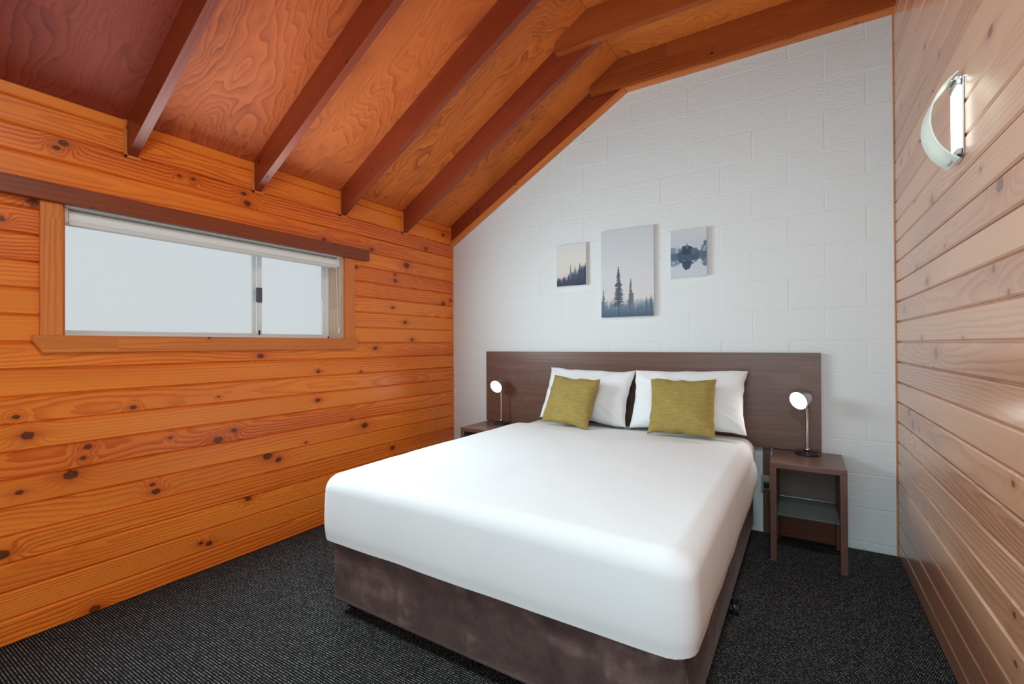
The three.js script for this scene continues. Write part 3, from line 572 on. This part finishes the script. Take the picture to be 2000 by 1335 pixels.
canvasPrint('tall central canvas print of lone pines above misty forest', -1.305, -0.9, 1.438, 2.105, (g, W, H) => {
  let k = g.createLinearGradient(0, 0, 0, H); k.addColorStop(0, rgb(206, 209, 214)); k.addColorStop(0.5, rgb(216, 217, 220)); k.addColorStop(0.85, rgb(222, 214, 214)); g.fillStyle = k; g.fillRect(0, 0, W, H);
  for (let i = 0; i < 60; i++) { const x = rr(0, W), e = Math.abs(x / W - 0.55); fir(g, x, H, H * (0.14 + 0.06 * e) + rr(0, 50), rr(26, 50), rgb(150 + rr(-14, 10), 164, 178, 0.75), 0.02); }
  for (let i = 0; i < 50; i++) { const x = rr(0, W); fir(g, x, H, H * 0.1 + rr(0, 46) + (x > W * 0.8 ? 40 : 0), rr(26, 50), rgb(112 + rr(-14, 14), 130, 150, 0.8), 0.02); }
  for (const z of [0, 1]) fir(g, W * 0.34, H, H * 0.575, 200 - 40 * z, rgb(84, 92, 104, 0.9), 0.2, 0.3); for (const z of [0, 1]) fir(g, W * 0.575, H, H * 0.43, 130 - 20 * z, rgb(104, 112, 124, 0.9), 0.2, 0.3); fir(g, W * 0.045, H, H * 0.33, 100, rgb(102, 110, 122), 0.25, 0.2);
  fir(g, W * 0.95, H, H * 0.23, 60, rgb(84, 102, 122), 0.02); fir(g, W * 0.87, H, H * 0.23, 50, rgb(92, 110, 130), 0.02);
  k = g.createLinearGradient(0, H * 0.8, 0, H); k.addColorStop(0, rgb(100, 120, 142, 0)); k.addColorStop(0.6, rgb(92, 112, 134, 0.75)); k.addColorStop(1, rgb(74, 92, 112, 0.9)); g.fillStyle = k; g.fillRect(0, H * 0.8, W, H * 0.2);
  g.strokeStyle = rgb(64, 78, 96); g.lineWidth = 9; g.beginPath(); g.moveTo(W * 0.34, H); g.lineTo(W * 0.34, H * 0.78); g.stroke();
});
canvasPrint('small rightmost canvas print of an island mirrored in a lake', -0.782, -0.537, 1.708, 2.04, (g, W, H) => {
  let k = g.createLinearGradient(0, 0, 0, H); k.addColorStop(0, rgb(206, 212, 218)); k.addColorStop(0.35, rgb(200, 204, 212)); k.addColorStop(1, rgb(206, 211, 219)); g.fillStyle = k; g.fillRect(0, 0, W, H);
  const blob = (x, y, rx, ry, n, col) => { g.fillStyle = col; for (let i = 0; i < n; i++) { const a = rr(0, 6.283), q = Math.sqrt(rnd()); g.beginPath(); g.arc(x + rx * q * Math.cos(a), y + ry * q * Math.sin(a), rr(10, 26), 0, 6.3); g.fill(); } };
  blob(W * 0.1, H * 0.57, W * 0.26, H * 0.19, 150, rgb(112, 138, 156, 0.5)); blob(W * 1.0, H * 0.47, W * 0.16, H * 0.18, 110, rgb(92, 114, 132, 0.6)); blob(W * 0.98, H * 0.66, W * 0.1, H * 0.14, 60, rgb(96, 118, 138, 0.5));
  g.fillStyle = rgb(84, 108, 126, 0.85); g.fillRect(0, H * 0.49, W, H * 0.16);
  blob(W * 0.5, H * 0.57, W * 0.3, H * 0.17, 240, rgb(70, 92, 112, 0.6)); blob(W * 0.46, H * 0.44, W * 0.13, H * 0.09, 110, rgb(56, 72, 94, 0.7)); blob(W * 0.46, H * 0.76, W * 0.11, H * 0.08, 80, rgb(62, 78, 106, 0.7)); blob(W * 0.66, H * 0.47, W * 0.07, H * 0.06, 40, rgb(88, 106, 126, 0.6));
  fir(g, W * 0.46, H * 0.42, H * 0.15, 60, rgb(128, 140, 150), 0.1, 0.4);
});

// ---------------------------------------------------------------- wall light on the pale boards
{
  const w = thing('wall_sconce', 'wall light with bowed frosted glass shade on the pale boards', 'wall light', [XR, 1.998, -2.175]);
  part('mounting_plate', box(-0.005, 0, -0.13, 0.13, -0.056, 0.056, 0.002), M.brushed, w);
  part('diffuser', box(-0.017, -0.005, -0.106, 0.106, -0.034, 0.048, 0.003), M.tubeLamp, w);
  for (const y of [-0.118, 0.118]) part('end_cap', box(-0.019, -0.005, y - 0.01, y + 0.01, -0.037, 0.05, 0.003), M.brushed, w);
  // bowed glass: an arc standing off the wall
  const n = 28, pos = [], idx = [], t = 0.005, h = 0.148, sag = 0.074, Rr = (h * h + sag * sag) / (2 * sag), am = Math.asin(h / Rr);
  for (let k = 0; k < 2; k++) for (let i = 0; i <= n; i++) {
    const a = mix(-am, am, i / n), R = Rr - k * t, x = -0.018 - (R * Math.cos(a) - (Rr - sag)), y = R * Math.sin(a);
    pos.push(x, y, -0.066, x, y, 0.066);
  }
  const m = (n + 1) * 2;
  for (let i = 0; i < n; i++) { const a = i * 2; idx.push(a, a + 1, a + 2, a + 1, a + 3, a + 2, m + a, m + a + 2, m + a + 1, m + a + 1, m + a + 2, m + a + 3, a, a + 2, m + a, a + 2, m + a + 2, m + a, a + 1, m + a + 1, a + 3, a + 3, m + a + 1, m + a + 3); }
  for (const a of [0, n * 2]) idx.push(a, m + a, a + 1, a + 1, m + a, m + a + 1);
  let g = new THREE.BufferGeometry(); g.setAttribute('position', new THREE.Float32BufferAttribute(pos, 3)); g.setIndex(idx); g = g.toNonIndexed(); g.computeVertexNormals();
  part('glass_shade', grain(g, [0, 1, 0]), M.shade, w);
  for (const y of [-0.138, 0.138]) part('clip', box(-0.03, 0, y - 0.006, y + 0.006, -0.03, 0.03, 0.002), M.chrome, w);
  const l = new THREE.RectAreaLight(new THREE.Color(1, 0.95, 0.88), 3, 0.07, 0.2); l.name = 'sconce_glow'; l.position.set(-0.02, 0, 0.007); l.rotation.y = -Math.PI / 2; w.add(l);
}

renderer.render(scene, camera);
